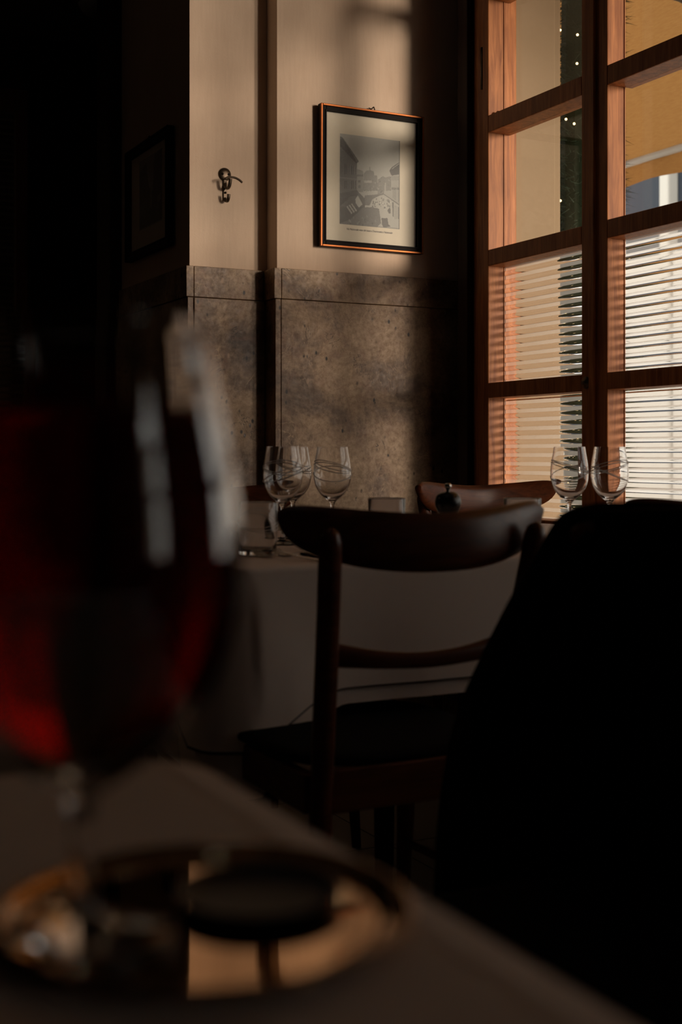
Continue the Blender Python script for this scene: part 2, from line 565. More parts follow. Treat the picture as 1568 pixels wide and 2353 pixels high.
w1 = empty('window_1', (0, 0, 0), kind=S)
casement(w1, 3.089, 3.590)
casement(w1, 2.467, 2.968)
def post(root, y0, y1, x0=XW, x1=XW + 0.092, z0=0.66, z1=ZTOP):
    return boxo('stile', x0, x1, y0, y1, z0, z1, M['frame_wood'], root, 0.003)
post(w1, 3.590, 3.625)
boxo('casing', XW + 0.012, XW + 0.14, 3.625, 3.700, 0.0, CEIL, M['frame_wood'], w1, 0.004)
boxo('casing', XW - 0.012, XW + 0.14, 3.700, 3.765, 0.0, CEIL, M['dark_wood'], w1, 0.004)
post(w1, 3.032, 3.089, x1=XW + 0.066)
post(w1, 2.968, 3.030, x1=XW + 0.066)
boxo('astragal', XW - 0.010, XW, 3.018, 3.044, 0.70, ZTOP, M['frame_wood'], w1, 0.003)
post(w1, 2.410, 2.467)
bm = bmesh.new(); lathe(bm, [(0, 0), (0.017, 0), (0.019, 0.004), (0.017, 0.010), (0.006, 0.012), (0.006, 0.016), (0, 0.016)], 24)
bmesh.ops.rotate(bm, verts=bm.verts, cent=(0, 0, 0), matrix=Matrix.Rotation(radians(-90), 3, 'Y'))
finish('lock_plate', bm, M['iron'], w1, True, (XW, 3.062, 1.158))
bm = bmesh.new(); tube(bm, [(0, 0, -0.07), (0, 0, 0.07)], 0.008, 12)
finish('hinge', bm, M['iron'], w1, True, (XW + 0.006, 3.632, 2.25))
bm = bmesh.new(); lathe(bm, [(0, 0), (0.008, 0), (0.009, 0.008), (0.004, 0.014), (0, 0.014)], 16)
finish('small_knob', bm, M['iron'], w1, True, (XW + 0.03, 3.575, 2.081))

w2 = empty('window_2', (0, 0, 0), kind=S)
casement(w2, 1.909, 2.410)
casement(w2, 1.322, 1.823)
post(w2, 1.867, 1.909, x1=XW + 0.066); post(w2, 1.823, 1.865, x1=XW + 0.066)
wx = empty('window_3', (0, 0, 0), kind=S)
casement(wx, 0.761, 1.262)
post(wx, 1.262, 1.322); post(wx, 0.62, 0.761)
tag(boxo('wall_right_near_above', 2.42, 2.66, -3.2, -1.66, 2.70, CEIL, M['plaster']), kind=S)
w3 = empty('window_4', (0, 0, 0), kind=S)
for zb, zt in ((1.50, 1.56), (2.10, 2.16)):
    boxo('glazing_bar', XW, XW + 0.09, -3.13, -2.0, zb, zt, M['frame_wood'], w3, 0.003)
boxo('stile', XW, XW + 0.09, -3.2, -3.13, 0.66, 2.70, M['frame_wood'], w3, 0.003)
boxo('stile', XW, XW + 0.09, -2.0, -1.66, 0.66, 2.70, M['frame_wood'], w3, 0.003)
boxo('bottom_rail', XW, XW + 0.09, -3.13, -2.0, 0.66, 0.74, M['frame_wood'], w3, 0.003)
boxo('top_rail', XW, XW + 0.09, -3.13, -2.0, 2.62, 2.70, M['frame_wood'], w3, 0.003)
boxo('pane', GX - 0.002, GX + 0.002, -3.13, -2.0, 0.74, 2.62, M['pane'], w3)
# sill board under both windows
tag(boxo('trim_2', XW - 0.10, XW + 0.12, 0.62, 3.62, 0.630, 0.662, M['marble'], None, 0.004), kind=S)

# ------------------------------------------------------------------ outside
tag(boxo('ground', 2.7, 30, -25, 40, -0.25, -0.15, M['asphalt']), kind=S)
tag(boxo('wall_outside_pier', 2.598, 2.775, 3.72, 4.2, -0.15, 4.2, M['ext_wall'], None, 0.006), kind=S)
tag(boxo('trim_3', 2.775, 2.830, 3.76, 4.2, -0.15, 4.2, M['ext_wall'], None, 0.01), kind=S)
tag(boxo('wall_sun_blocker', 2.75, 4.55, -5.4, -5.0, -0.15, 3.35, M['asphalt']), kind=S)  # unseen wall added to block the sun from the rear window

aw = empty('awning', (0, 0, 0), label='yellow canvas street awning sloping down outside the right window', cat='awning')
def awning():
    y0, y1 = -0.6, 6.15
    bm = bmesh.new()
    nx, ny = 8, 24
    g = []
    for i in range(nx + 1):
        t = i / nx
        x = 2.90 + t * 2.0
        row = []
        for j in range(ny + 1):
            y = y0 + (y1 - y0) * j / ny
            z = 3.75 - 1.10 * t - 0.03 * sin(pi * t) + 0.006 * sin(j * 1.9)
            row.append((x, y, z))
        g.append(row)
    up = [[bm.verts.new(p) for p in r] for r in g]
    dn = [[bm.verts.new((p[0], p[1], p[2] - 0.004)) for p in r] for r in g]
    for i in range(nx):
        for j in range(ny):
            bm.faces.new((up[i][j], up[i + 1][j], up[i + 1][j + 1], up[i][j + 1]))
    bm.verts.ensure_lookup_table()
    for r in dn:
        for v in r: bm.verts.remove(v)
    finish('canopy', bm, M['awning'], aw, True)
    # valance with a scalloped hem
    bm = bmesh.new()
    n = 200
    T = []; B = []
    for k in range(n + 1):
        y = y0 + (y1 - y0) * k / n
        x = 4.905 + 0.006 * sin(k * 0.5)
        T.append(bm.verts.new((x, y, 2.65)))
        B.append(bm.verts.new((x + 0.004, y, 2.50 + 0.018 * abs(sin(k * 0.16)))))
    for k in range(n): bm.faces.new((T[k], T[k + 1], B[k + 1], B[k]))
    finish('valance', bm, M['awning'], aw, True)
    bm = bmesh.new(); tube(bm, [(4.9, y0, 2.64), (4.9, y1, 2.64)], 0.022, 10)
    finish('front_bar', bm, M['facade_white'], aw, True)
    for y in (5.9, 4.3, 2.5, 0.6):
        bm = bmesh.new(); tube(bm, [(2.72, y - 0.1, 2.95), (3.9, y + 0.02, 2.95), (4.88, y, 2.66)], 0.018, 8)
        finish('arm', bm, M['iron'], aw)
    bm = bmesh.new(); tube(bm, [(4.86, 4.35, 2.50), (4.86, 4.42, 2.38)], 0.010, 8)
    finish('pull_loop', bm, M['ext_wall'], aw)
awning()

fac = empty('building', (0, 0, 0), label='grey-blue building front with white pilasters across the street below the awning', cat='building')
boxo('wall', 9.0, 9.6, 3.0, 24.0, -0.15, 5.2, M['facade'], fac)
for k in range(6):
    y = 3.85 + k * 2.05
    boxo('pilaster', 8.86, 9.0, y, y + 0.14, -0.15, 5.0, M['facade_white'], fac, 0.02)
    boxo('shopfront_panel', 8.90, 9.0, y + 0.16, y + 2.03, -0.15, 3.0, M['facade_white'], fac, 0.01)

# fir garland column with lights
def fir():
    root = empty('fir_tree', (3.48, 4.44, -0.15), label='slim dark green fir with tiny warm lights outside the left window', cat='tree')
    bm = bmesh.new(); tube(bm, [(0, 0, 0), (0, 0, 3.35)], 0.025, 8)
    finish('trunk', bm, M['bark'], root)
    rnd = random.Random(3)
    bm = bmesh.new()
    for k in range(14000):
        z = rnd.uniform(0.1, 3.4)
        lump = 0.135 + 0.02 * sin(z * 9) + 0.015 * sin(z * 23 + 1)
        a = rnd.uniform(0, 2 * pi)
        r = lump * sqrt(rnd.uniform(0.05, 1))
        p = Vector((r * cos(a), r * sin(a), z))
        d = Vector((cos(a + rnd.uniform(-0.9, 0.9)), sin(a + rnd.uniform(-0.9, 0.9)), rnd.uniform(-0.7, 0.5))).normalized()
        l = rnd.uniform(0.04, 0.075)
        s = d.cross(Vector((rnd.uniform(-1, 1), rnd.uniform(-1, 1), rnd.uniform(-1, 1)))).normalized() * 0.0022
        bm.faces.new((bm.verts.new(p - s), bm.verts.new(p + s), bm.verts.new(p + d * l)))
    tag(finish('needles', bm, M['needle'], root), kind='stuff')
    bm = bmesh.new()
    lathe(bm, [(0, 0.1), (0.11, 0.12), (0.12, 2), (0.11, 3.25), (0, 3.3)], 14)
    tag(finish('inner_boughs', bm, M['needle'], root), label='dark packed inner boughs')
    base = None
    for k in range(48):
        z = 0.2 + k * 0.063 + rnd.uniform(-0.03, 0.03)
        a = rnd.uniform(pi * 0.75, pi * 1.35)
        r = 0.165
        loc = (r * cos(a), r * sin(a), z)
        if base is None:
            bm = bmesh.new(); bmesh.ops.create_icosphere(bm, subdivisions=1, radius=0.0055)
            base = finish('bulb', bm, M['bulb'], root, True, loc)
        else:
            b = base.copy(); b.location = loc; COL.objects.link(b)
fir()

# ------------------------------------------------------------------ back room seen in the dark at the left
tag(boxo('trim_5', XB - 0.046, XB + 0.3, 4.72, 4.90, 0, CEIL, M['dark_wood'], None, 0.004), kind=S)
tag(boxo('trim_4', -2.4, 2.6, 7.28, 7.4, CEIL - 0.10, CEIL, M['ceiling'], None, 0.03), kind=S)
cb = empty('cabinet', (1.46, 6.20, 0), label='tall black wooden cabinet against the unlit far wall', cat='cabinet')
boxo('body', 0, 1.1, 0.02, 0.60, 0, 2.90, M['dark_wood'], cb, 0.01)
boxo('cornice', -0.03, 1.13, -0.02, 0.62, 2.90, 2.96, M['dark_wood'], cb, 0.012)
for k in range(2):
    d = boxo('cabinet_door', 0.03 + k * 0.52, 0.53 + k * 0.52, 0.0, 0.02, 0.12, 2.75, M['dark_wood'], cb, 0.004)
    bm = bmesh.new(); lathe(bm, [(0, 0), (0.012, 0.003), (0.008, 0.02), (0, 0.022)], 12)
    finish('door_knob', bm, M['iron'], d, True, (0.50 + k * 0.07, -0.001, 1.3))

d3 = empty('door_1', (0, 0, 0), kind=S)
boxo('stile', 1.283, 1.335, 5.58, 5.63, 0, 2.53, M['door_wood'], d3, 0.003)
boxo('stile', 0.45, 0.50, 5.58, 5.63, 0, 2.53, M['door_wood'], d3, 0.003)
boxo('rail', 0.50, 1.283, 5.58, 5.63, 2.43, 2.53, M['door_wood'], d3, 0.003)
boxo('rail', 0.50, 1.283, 5.58, 5.63, 0, 0.3, M['door_wood'], d3, 0.003)
o = ribbed_pane('ribbed_pane', 0, 0.783, 0.3, 2.43, d3, x=0.0)
o.rotation_euler = (0, 0, radians(-90)); o.location = (0.50, 5.605, 0)
o.rotation_euler = (0, 0, radians(90)); o.location = (1.283, 5.605, 0)

cl = empty('ceiling_lamp', (1.94, 6.44, CEIL), label='round unlit lamp on the dim back room ceiling', cat='lamp')
bm = bmesh.new(); lathe(bm, [(0, 0), (0.16, 0), (0.165, -0.02), (0.15, -0.035), (0, -0.035)], 32)
finish('base', bm, M['ceiling'], cl, True)
bm = bmesh.new(); lathe(bm, [(0.14, -0.034), (0.12, -0.07), (0.07, -0.095), (0, -0.10)], 32)
finish('shade', bm, M['etch'], cl, True)

# ------------------------------------------------------------------ framed pictures
def paint(nx, ny, w, h, shapes, base, name, parent, loc, rz=0.0):
    """flat print: a fine grid whose colour attribute holds the ink tones"""
    bm = bmesh.new()
    lay = bm.loops.layers.float_color.new('ink')
    vs = [[bm.verts.new((w * i / nx, 0, h * (1 - j / ny))) for i in range(nx + 1)] for j in range(ny + 1)]
    rnd = random.Random(5)
    def inside(poly, x, y):
        c = False; n = len(poly); j = n - 1
        for i in range(n):
            xi, yi = poly[i]; xj, yj = poly[j]
            if (yi > y) != (yj > y) and x < (xj - xi) * (y - yi) / (yj - yi) + xi: c = not c
            j = i
        return c
    boxes = [(min(p[0] for p in s[0]), max(p[0] for p in s[0]), min(p[1] for p in s[0]), max(p[1] for p in s[0])) for s in shapes]
    for j in range(ny):
        for i in range(nx):
            u = (i + 0.5) / nx; v = (j + 0.5) / ny
            g = base(u, v)
            for (poly, val), bb in zip(shapes, boxes):
                if bb[0] <= u <= bb[1] and bb[2] <= v <= bb[3] and inside(poly, u, v):
                    g = val(u, v) if callable(val) else val
            g += rnd.uniform(-0.02, 0.02)
            g = max(0.01, g)
            f = bm.faces.new((vs[j][i], vs[j + 1][i], vs[j + 1][i + 1], vs[j][i + 1]))
            for lp in f.loops: lp[lay] = (g * 1.02, g, g * 0.93, 1)
    o = finish(name, bm, M['print'], parent, loc=loc)
    return o

def street_shapes():
    def q(x, y):
        u = (x - 65) / 1290
        yt = 95 + 150 * u; yb = 2000 + 120 * u
        return (u, (y - yt) / (yb - yt))
    P = lambda *pts: [q(*p) for p in pts]
    sh = []
    # far haze blocks
    sh.append((P((420, 1330), (430, 840), (545, 880), (560, 900), (560, 1330)), 0.20))
    sh.append((P((560, 1300), (575, 930), (640, 870), (690, 870), (700, 760), (715, 870), (790, 890), (795, 970), (860, 985), (880, 1300)), 0.17))
    sh.append((P((580, 1085), (745, 1085), (745, 1135), (580, 1130)), 0.34))
    sh.append((P((870, 1300), (875, 1060), (935, 1030), (980, 990), (1050, 1020), (1120, 995), (1175, 1010), (1180, 1400), (870, 1400)), 0.19))
    sh.append((P((1020, 1400), (1025, 1130), (1055, 1130), (1055, 1400)), 0.32))
    sh.append((P((430, 960), (560, 960), (560, 1000), (430, 1000)), 0.10))
    for y in (1100, 1210):
        sh.append((P((455, y - 20), (500, y - 25), (505, y + 30), (455, y + 30)), 0.09))
    for k in range(70):
        r = random.Random(k); x = r.uniform(560, 1160); y = r.uniform(1010, 1420); a = r.uniform(8, 30); b = r.uniform(8, 26)
        sh.append((P((x, y), (x + a, y), (x + a, y + b), (x, y + b)), r.choice((0.09, 0.13, 0.24, 0.29))))
    # street ground: lit right part
    sh.append((P((540, 1650), (600, 1400), (1000, 1370), (1345, 1620), (1345, 2110), (60, 2000), (60, 1650)), 0.13))
    sh.append((P((560, 1610), (700, 1610), (760, 1480), (900, 1410), (1010, 1380), (1345, 1600), (1345, 2105), (870, 2060), (950, 1990), (905, 1680), (760, 1650), (560, 1650)), 0.40))
    # left building with rows of windows
    sh.append((P((60, 160), (115, 175), (440, 640), (465, 690), (430, 715), (430, 1300), (600, 1470), (600, 1640), (60, 1700)), lambda u, v: 0.075 + 0.02 * v))
    sh.append((P((60, 230), (120, 200), (425, 700), (425, 740), (60, 360)), 0.03))
    for k in range(6):
        x = 160 + k * 46; w = 22
        for (ya, yb_) in ((730 - k * -14, 960), (1090, 1260)):
            sh.append((P((x, ya), (x + w, ya + 8), (x + w, yb_), (x, yb_)), 0.035))
            sh.append((P((x + w, ya), (x + w + 5, ya), (x + w + 5, yb_), (x + w, yb_)), 0.16))
    sh.append((P((60, 1010), (430, 1050), (430, 1075), (60, 1040)), 0.13))
    sh.append((P((60, 1360), (430, 1290), (460, 1400), (300, 1420), (170, 1540), (60, 1640)), 0.045))
    sh.append((P((60, 1650), (600, 1640), (560, 1800), (560, 2040), (60, 2000)), 0.065))
    # awnings along the left pavement
    sh.append((P((395, 1480), (445, 1400), (550, 1590), (470, 1660), (400, 1560)), 0.40))
    for k in range(3):
        x = 205 + k * 48; y = 1640 - k * 28
        sh.append((P((x, y), (x + 26, y - 14), (x + 130, y + 130), (x + 108, y + 160)), 0.33))
    # pavement wedge in shade
    sh.append((P((560, 1650), (905, 1690), (945, 1990), (870, 2010), (870, 2075), (60, 2000), (300, 1900)), 0.125))
    # people, carts
    for k in range(60):
        r = random.Random(100 + k); x = r.uniform(740, 1140); y = r.uniform(1440, 1640); a = r.uniform(8, 30)
        sh.append((P((x, y), (x + a, y), (x + a, y + a * 1.4), (x, y + a * 1.4)), r.choice((0.12, 0.2, 0.5))))
    sh.append((P((1100, 1690), (1150, 1650), (1160, 1780), (1125, 1785), (1085, 1730)), 0.08))
    sh.append((P((960, 1880), (1090, 1880), (1110, 2010), (1160, 2060), (1000, 2080), (970, 2010)), 0.07))
    for k in range(24):
        r = random.Random(300 + k); x = r.uniform(160, 840); y = r.uniform(1820, 2010); a = r.uniform(12, 30)
        sh.append((P((x, y), (x + a, y), (x + a, y + a * 2), (x, y + a * 2)), r.choice((0.05, 0.2, 0.09))))
    # right building
    sh.append((P((1165, 950), (1350, 950), (1350, 1600), (1010, 1370), (1010, 1300), (1170, 1300)), 0.33))
    sh.append((P((1125, 875), (1180, 800), (1350, 690), (1350, 950), (1175, 980)), 0.05))
    sh.append((P((1180, 830), (1350, 705), (1350, 725), (1180, 850)), 0.3))
    for k in range(6):
        x = 1180 + k * 28
        sh.append((P((x, 990), (x + 9, 990), (x + 9, 1080), (x, 1080)), 0.12))
        sh.append((P((x, 1240), (x + 16, 1225), (x + 16, 1280), (x, 1280)), 0.08))
        sh.append((P((x, 1290), (x + 6, 1290), (x + 6, 1440 + k * 20), (x, 1440 + k * 20)), 0.16))
    sh.append((P((1010, 1365), (1350, 1590), (1350, 1612), (1010, 1385)), 0.10))
    sh.append((P((1190, 1540), (1225, 1540), (1225, 1850), (1205, 1850)), 0.12))
    for k in range(3):
        x = 1250 + k * 36
        sh.append((P((x, 1610 + k * 20), (x + 12, 1610 + k * 20), (x + 12, 1900), (x, 1900)), 0.14))
    sh.append((P((1340, 240), (1358, 240), (1358, 2115), (1340, 2115)), 0.09))
    return sh

def picture(name, w, h, parent_loc, rz, label, cat, fw, golden):
    """upright frame, face towards local -Y, lower left at the origin"""
    root = empty(name, parent_loc, rz, label, cat)
    for (n, a) in (('side', 0), ('side', 1)):
        x0 = 0 if a == 0 else w - fw
        bm = bmesh.new(); box(bm, x0, x0 + fw, -0.020, 0, 0, h, 0.002)
        finish('frame_side', bm, M['frame_black'], root)
    for a in (0, 1):
        z0 = 0 if a == 0 else h - fw
        bm = bmesh.new(); box(bm, fw, w - fw, -0.020, 0, z0, z0 + fw, 0.002)
        finish('frame_rail', bm, M['frame_black'], root)
    # raised outer moulding and inner lip
    mt = M['gold'] if golden else M['frame_black']
    e = 0.0075
    bm = bmesh.new()
    box(bm, 0, e, -0.0265, -0.019, 0, h, 0.0018); box(bm, w - e, w, -0.0265, -0.019, 0, h, 0.0018)
    box(bm, e, w - e, -0.0265, -0.019, 0, e, 0.0018); box(bm, e, w - e, -0.0265, -0.019, h - e, h, 0.0018)
    o = finish('moulding', bm, mt, root)
    if golden: o['label'] = 'gilt outer moulding'
    bm = bmesh.new()
    i0 = fw - 0.004
    for q in ((i0, fw, i0, h - i0), (w - fw, w - i0, i0, h - i0)):
        box(bm, q[0], q[1], -0.0235, -0.012, q[2], q[3])
    for q in ((i0, fw), (h - fw, h - i0)):
        box(bm, fw, w - fw, -0.0235, -0.012, q[0], q[1])
    finish('inner_lip', bm, M['frame_black'], root)
    boxo('mat_board', fw - 0.002, w - fw + 0.002, -0.008, -0.004, fw - 0.002, h - fw + 0.002, M['paper'], root)
    boxo('glass_sheet', fw - 0.002, w - fw + 0.002, -0.0135, -0.0125, fw - 0.002, h - fw + 0.002, M['matte_pane'], root)
    bm = bmesh.new()
    tube(bm, smooth_pts([(w / 2 - 0.012, -0.012, h + 0.008), (w / 2 - 0.004, -0.014, h + 0.005), (w / 2 + 0.002, -0.014, h + 0.009), (w / 2 + 0.008, -0.012, h + 0.013), (w / 2 + 0.012, -0.012, h + 0.002)], 5), 0.0022, 8)
    finish('hanging_ring', bm, M['iron'], root)
    return root

pw, ph = 0.404, 0.482
pic = picture('picture_frame', pw, ph, (1.911, YA - 0.005, 1.648), 0.0,
              'black and gilt framed old street photograph hanging above the lit marble', 'picture', 0.023, True)
pic.rotation_euler = (radians(0.5), 0, 0)
def sky(u, v): return 0.36 - 0.03 * v
prn = paint(150, 200, 0.235, 0.308, street_shapes(), sky, 'print', pic, (1.992 - 1.911, -0.0086, 1.731 - 1.648))
fc = bpy.data.curves.new('caption', 'FONT')
fc.body = 'Via Nazionale vista dal teatro Drammatico Nazionale'
fc.size = 0.0098; fc.shear = 0.25; fc.align_x = 'CENTER'; fc.extrude = 0.0001; fc.space_character = 0.88
tmp = bpy.data.objects.new('tmp', fc); COL.objects.link(tmp)
bpy.context.view_layer.update()
cme = bpy.data.meshes.new_from_object(tmp.evaluated_get(bpy.context.evaluated_depsgraph_get()))
bpy.data.objects.remove(tmp)
cme.materials.clear(); cme.materials.append(M['ink'])
cap = bpy.data.objects.new('caption', cme); COL.objects.link(cap)
cap.parent = pic; cap.rotation_euler = (radians(90), 0, 0)
cap.location = (2.108 - 1.911, -0.0088, 1.713 - 1.648)

def v_shapes():
    sh = [([(0.02, 0.98), (0.02, 0.16), (0.32, 0.06), (0.38, 0.3), (0.50, 0.62), (0.53, 0.98)], 0.07),
          ([(0.50, 0.98), (0.60, 0.45), (0.66, 0.02), (0.98, 0.0), (0.98, 0.98)], 0.08),
          ([(0.80, 0.62), (0.95, 0.60), (0.95, 0.70), (0.80, 0.72)], 0.25),
          ([(0.05, 0.80), (0.6, 0.76), (0.7, 0.98), (0.05, 0.98)], 0.05)]
    for k in range(14):
        r = random.Random(k); x = r.uniform(0.08, 0.9); y = r.uniform(0.2, 0.9)
        sh.append(([(x, y), (x + 0.04, y), (x + 0.04, y + 0.07), (x, y + 0.07)], 0.12))
    return sh
pic2 = picture('picture_frame', 0.47, 0.405, (XB, 4.59, 1.655), radians(-90),
               'dark framed picture in shadow on the side of the pier', 'picture', 0.030, False)
pic2.location = (XB - 0.004, 4.59, 1.655)
paint(50, 50, 0.25, 0.25, v_shapes(), lambda u, v: 0.30, 'print', pic2, (0.12, -0.0086, 0.10))

# ------------------------------------------------------------------ coat hook
hk = empty('coat_hook', (1.610, YB, 1.880), label='dark metal double coat hook screwed to the lit plaster', cat='hook')
bm = bmesh.new(); lathe(bm, [(0, 0), (0.0215, 0), (0.022, 0.003), (0.019, 0.0062), (0.008, 0.0075), (0, 0.0078)], 36)
bmesh.ops.rotate(bm, verts=bm.verts, cent=(0, 0, 0), matrix=Matrix.Rotation(radians(90), 3, 'X'))
finish('back_plate', bm, M['iron'], hk, True)
for sx in (-0.010, 0.012):
    bm = bmesh.new(); lathe(bm, [(0, 0.005), (0.0042, 0.005), (0.0042, 0.0078), (0.0025, 0.0095), (0.0, 0.0088)], 14)
    bmesh.ops.rotate(bm, verts=bm.verts, cent=(0, 0, 0), matrix=Matrix.Rotation(radians(90), 3, 'X'))
    finish('screw', bm, M['frame_black'], hk, True, (sx, 0, 0.0))
bm = bmesh.new(); box(bm, -0.0065, 0.0065, -0.006, 0, -0.088, -0.018, 0.002)
finish('stem', bm, M['iron'], hk)
bm = bmesh.new(); lathe(bm, [(0, 0.005), (0.0038, 0.005), (0.0038, 0.0078), (0.0, 0.009)], 14)
bmesh.ops.rotate(bm, verts=bm.verts, cent=(0, 0, 0), matrix=Matrix.Rotation(radians(90), 3, 'X'))
finish('screw', bm, M['frame_black'], hk, True, (0.0, 0, -0.062))
bm = bmesh.new()
tube(bm, smooth_pts([(-0.020, -0.050, -0.026), (-0.008, -0.052, -0.020), (0.010, -0.054, -0.019), (0.026, -0.056, -0.024), (0.040, -0.058, -0.034)], 6),
     [0.003] + [0.0036] * 23 + [0.003], 10)
finish('hat_bar', bm, M['iron'], hk, True)
bm = bmesh.new()
tube(bm, smooth_pts([(0, -0.003, -0.030), (0, -0.010, -0.044), (0, -0.028, -0.052), (0, -0.044, -0.044), (0, -0.052, -0.024)], 6), 0.0062, 10, flat=0.6)
finish('upper_hook', bm, M['iron'], hk, True)
bm = bmesh.new()
tube(bm, smooth_pts([(0, -0.003, -0.078), (0, -0.010, -0.090), (0, -0.024, -0.094), (0, -0.034, -0.086), (0, -0.038, -0.072)], 6), 0.0056, 10, flat=0.6)
finish('lower_hook', bm, M['iron'], hk, True)

# ------------------------------------------------------------------ tables and cloths
def drape(name, x0, x1, y0, y1, z, levels, mat, parent=None, fold=0.010, corner=0.10, rad=0.05, seed=1, nper=360, edge=None, lip=0.012, hemline=None):
    """cloth over a rectangular top. levels = hanging length. edge = optional profile of (inset, dz) just inside the rim"""
    rnd = random.Random(seed)
    per = []
    L = [(x1 - x0) - 2 * rad, (y1 - y0) - 2 * rad]
    cs = [(x1 - rad, y0 + rad, -pi / 2), (x1 - rad, y1 - rad, 0), (x0 + rad, y1 - rad, pi / 2), (x0 + rad, y0 + rad, pi)]
    sides = [(x0 + rad, y0, 1, 0, L[0], (0, -1)), (x1, y0 + rad, 0, 1, L[1], (1, 0)), (x1 - rad, y1, -1, 0, L[0], (0, 1)), (x0, y1 - rad, 0, -1, L[1], (-1, 0))]
    step = (2 * (L[0] + L[1]) + 2 * pi * rad) / nper
    for (sx, sy, dx, dy, l, nrm), (cx, cy, a0) in zip(sides, cs):
        n = max(2, int(l / step))
        for k in range(n):
            t = k / n
            dc = min(t * l, l - t * l)
            per.append((sx + dx * l * t, sy + dy * l * t, nrm[0], nrm[1], dc))
        for k in range(14):
            a = a0 + (pi / 2) * k / 14
            per.append((cx + rad * cos(a), cy + rad * sin(a), cos(a), sin(a), 0.0))
    n = len(per)
    ph = [rnd.uniform(0, 6.28) for _ in range(5)]
    fr = [31, 53, 17, 83, 9]
    def wave(s, q):
        return sum(sin(fr[i] * s + ph[i] + q * 1.4 * (i - 2)) * w for i, w in enumerate((0.35, 0.22, 0.5, 0.10, 0.5)))
    bm = bmesh.new()
    rings = []
    prof = edge or []
    for ins, dz in prof:
        rings.append([bm.verts.new((x - nx * ins, y - ny * ins, z + dz)) for x, y, nx, ny, dc in per])
    # rounding over the rim
    last = prof[-1][1] if prof else 0.0
    for k in range(1, 6):
        a = pi / 2 * k / 5
        rings.append([bm.verts.new((x + nx * lip * (sin(a)), y + ny * lip * sin(a), z + last - lip * (1 - cos(a)))) for x, y, nx, ny, dc in per])
    m = 16
    for k in range(1, m + 1):
        q = k / m
        r = []
        for i, (x, y, nx, ny, dc) in enumerate(per):
            s = i / n * (2 * (L[0] + L[1]))
            cf = max(0, 1 - dc / 0.17)
            drop = levels + corner * cf ** 1.5
            out = lip + (fold * (0.4 + 1.6 * cf) * wave(s, q) + 0.02 * cf) * q + 0.010 * q
            r.append(bm.verts.new((x + nx * out, y + ny * out, z + last - lip - (drop - lip) * q)))
        rings.append(r)
        if hemline and k == m:
            rings.insert(-1, [bm.verts.new(va.co * 0.25 + vb.co * 0.75) for va, vb in zip(rings[-2], rings[-1])])
    for a, b in zip(rings[:-1], rings[1:]):
        for k in range(n):
            f = bm.faces.new((a[k], b[k], b[(k + 1) % n], a[(k + 1) % n]))
            if hemline and b is rings[-1]: f.material_index = 1
    bm.faces.new(rings[0])
    o = finish(name, bm, [mat, hemline] if hemline else mat, parent, True)
    return o

TX0, TX1, TY0, TY1, TZ = 0.825, 2.16, 2.035, 2.97, 0.75
tb = empty('dining_table', (1.49, 2.5, 0), label='far dining table set for guests beside the window', cat='table')
boxo('tabletop', TX0 - 1.49, TX1 - 1.49, TY0 - 2.5, TY1 - 2.5, 0.715, 0.744, M['dark_wood'], tb, 0.006)
for x, y in ((0.93, 2.14), (2.05, 2.14), (0.93, 2.86), (2.05, 2.86), (1.36, 2.44)):
    bm = bmesh.new(); tube(bm, [(x - 1.49, y - 2.5, 0), (x - 1.49, y - 2.5, 0.715)], [0.02, 0.03], 12)
    finish('leg', bm, M['dark_wood'], tb, True)
under = drape('tablecloth', TX0, TX1, TY0, TY1, TZ - 0.003, 0.245, M['cloth'], None, 0.006, 0.14, seed=4,
              edge=[(0.02, 0.0), (0.004, -0.0004)])
tag(under, 'white under-cloth of the far table, its hem showing below the top cloth', 'tablecloth')
over = drape('tablecloth', TX0 - 0.004, TX1 + 0.004, TY0 - 0.004, TY1 + 0.004, TZ, 0.222, M['cloth'], None, 0.007, 0.09, seed=4, hemline=M['stitch'],
             edge=[(0.02, 0.0), (0.004, -0.0004)])
tag(over, 'white top cloth laid over the far table under the wine glasses', 'tablecloth')

NX0, NX1, NY0, NY1 = -0.62, 0.292, -0.35, 0.80
nt = empty('dining_table', (-0.2, 0.2, 0), label='near dining table under the red drink in the foreground', cat='table')
boxo('tabletop', NX0 + 0.2, NX1 + 0.2 - 0.004, NY0 - 0.2, NY1 - 0.2 - 0.004, 0.712, 0.741, M['dark_wood'], nt, 0.006)
for x in (-0.36, 0.40):
    for y in (-0.44, 0.50):
        bm = bmesh.new(); tube(bm, [(x, y, 0), (x, y, 0.712)], [0.02, 0.03], 12)
        finish('leg', bm, M['dark_wood'], nt, True)
ncl = drape('tablecloth', NX0, NX1, NY0, NY1, TZ, 0.26, M['cloth'], None, 0.009, 0.10, rad=0.042, seed=9,
            edge=[(0.038, 0.0), (0.034, 0.0), (0.030, -0.0022), (0.026, -0.0008), (0.014, -0.003), (0.003, -0.0062)])
tag(ncl, 'blurred white cloth of the near table with a soft ridge along its edge', 'tablecloth')

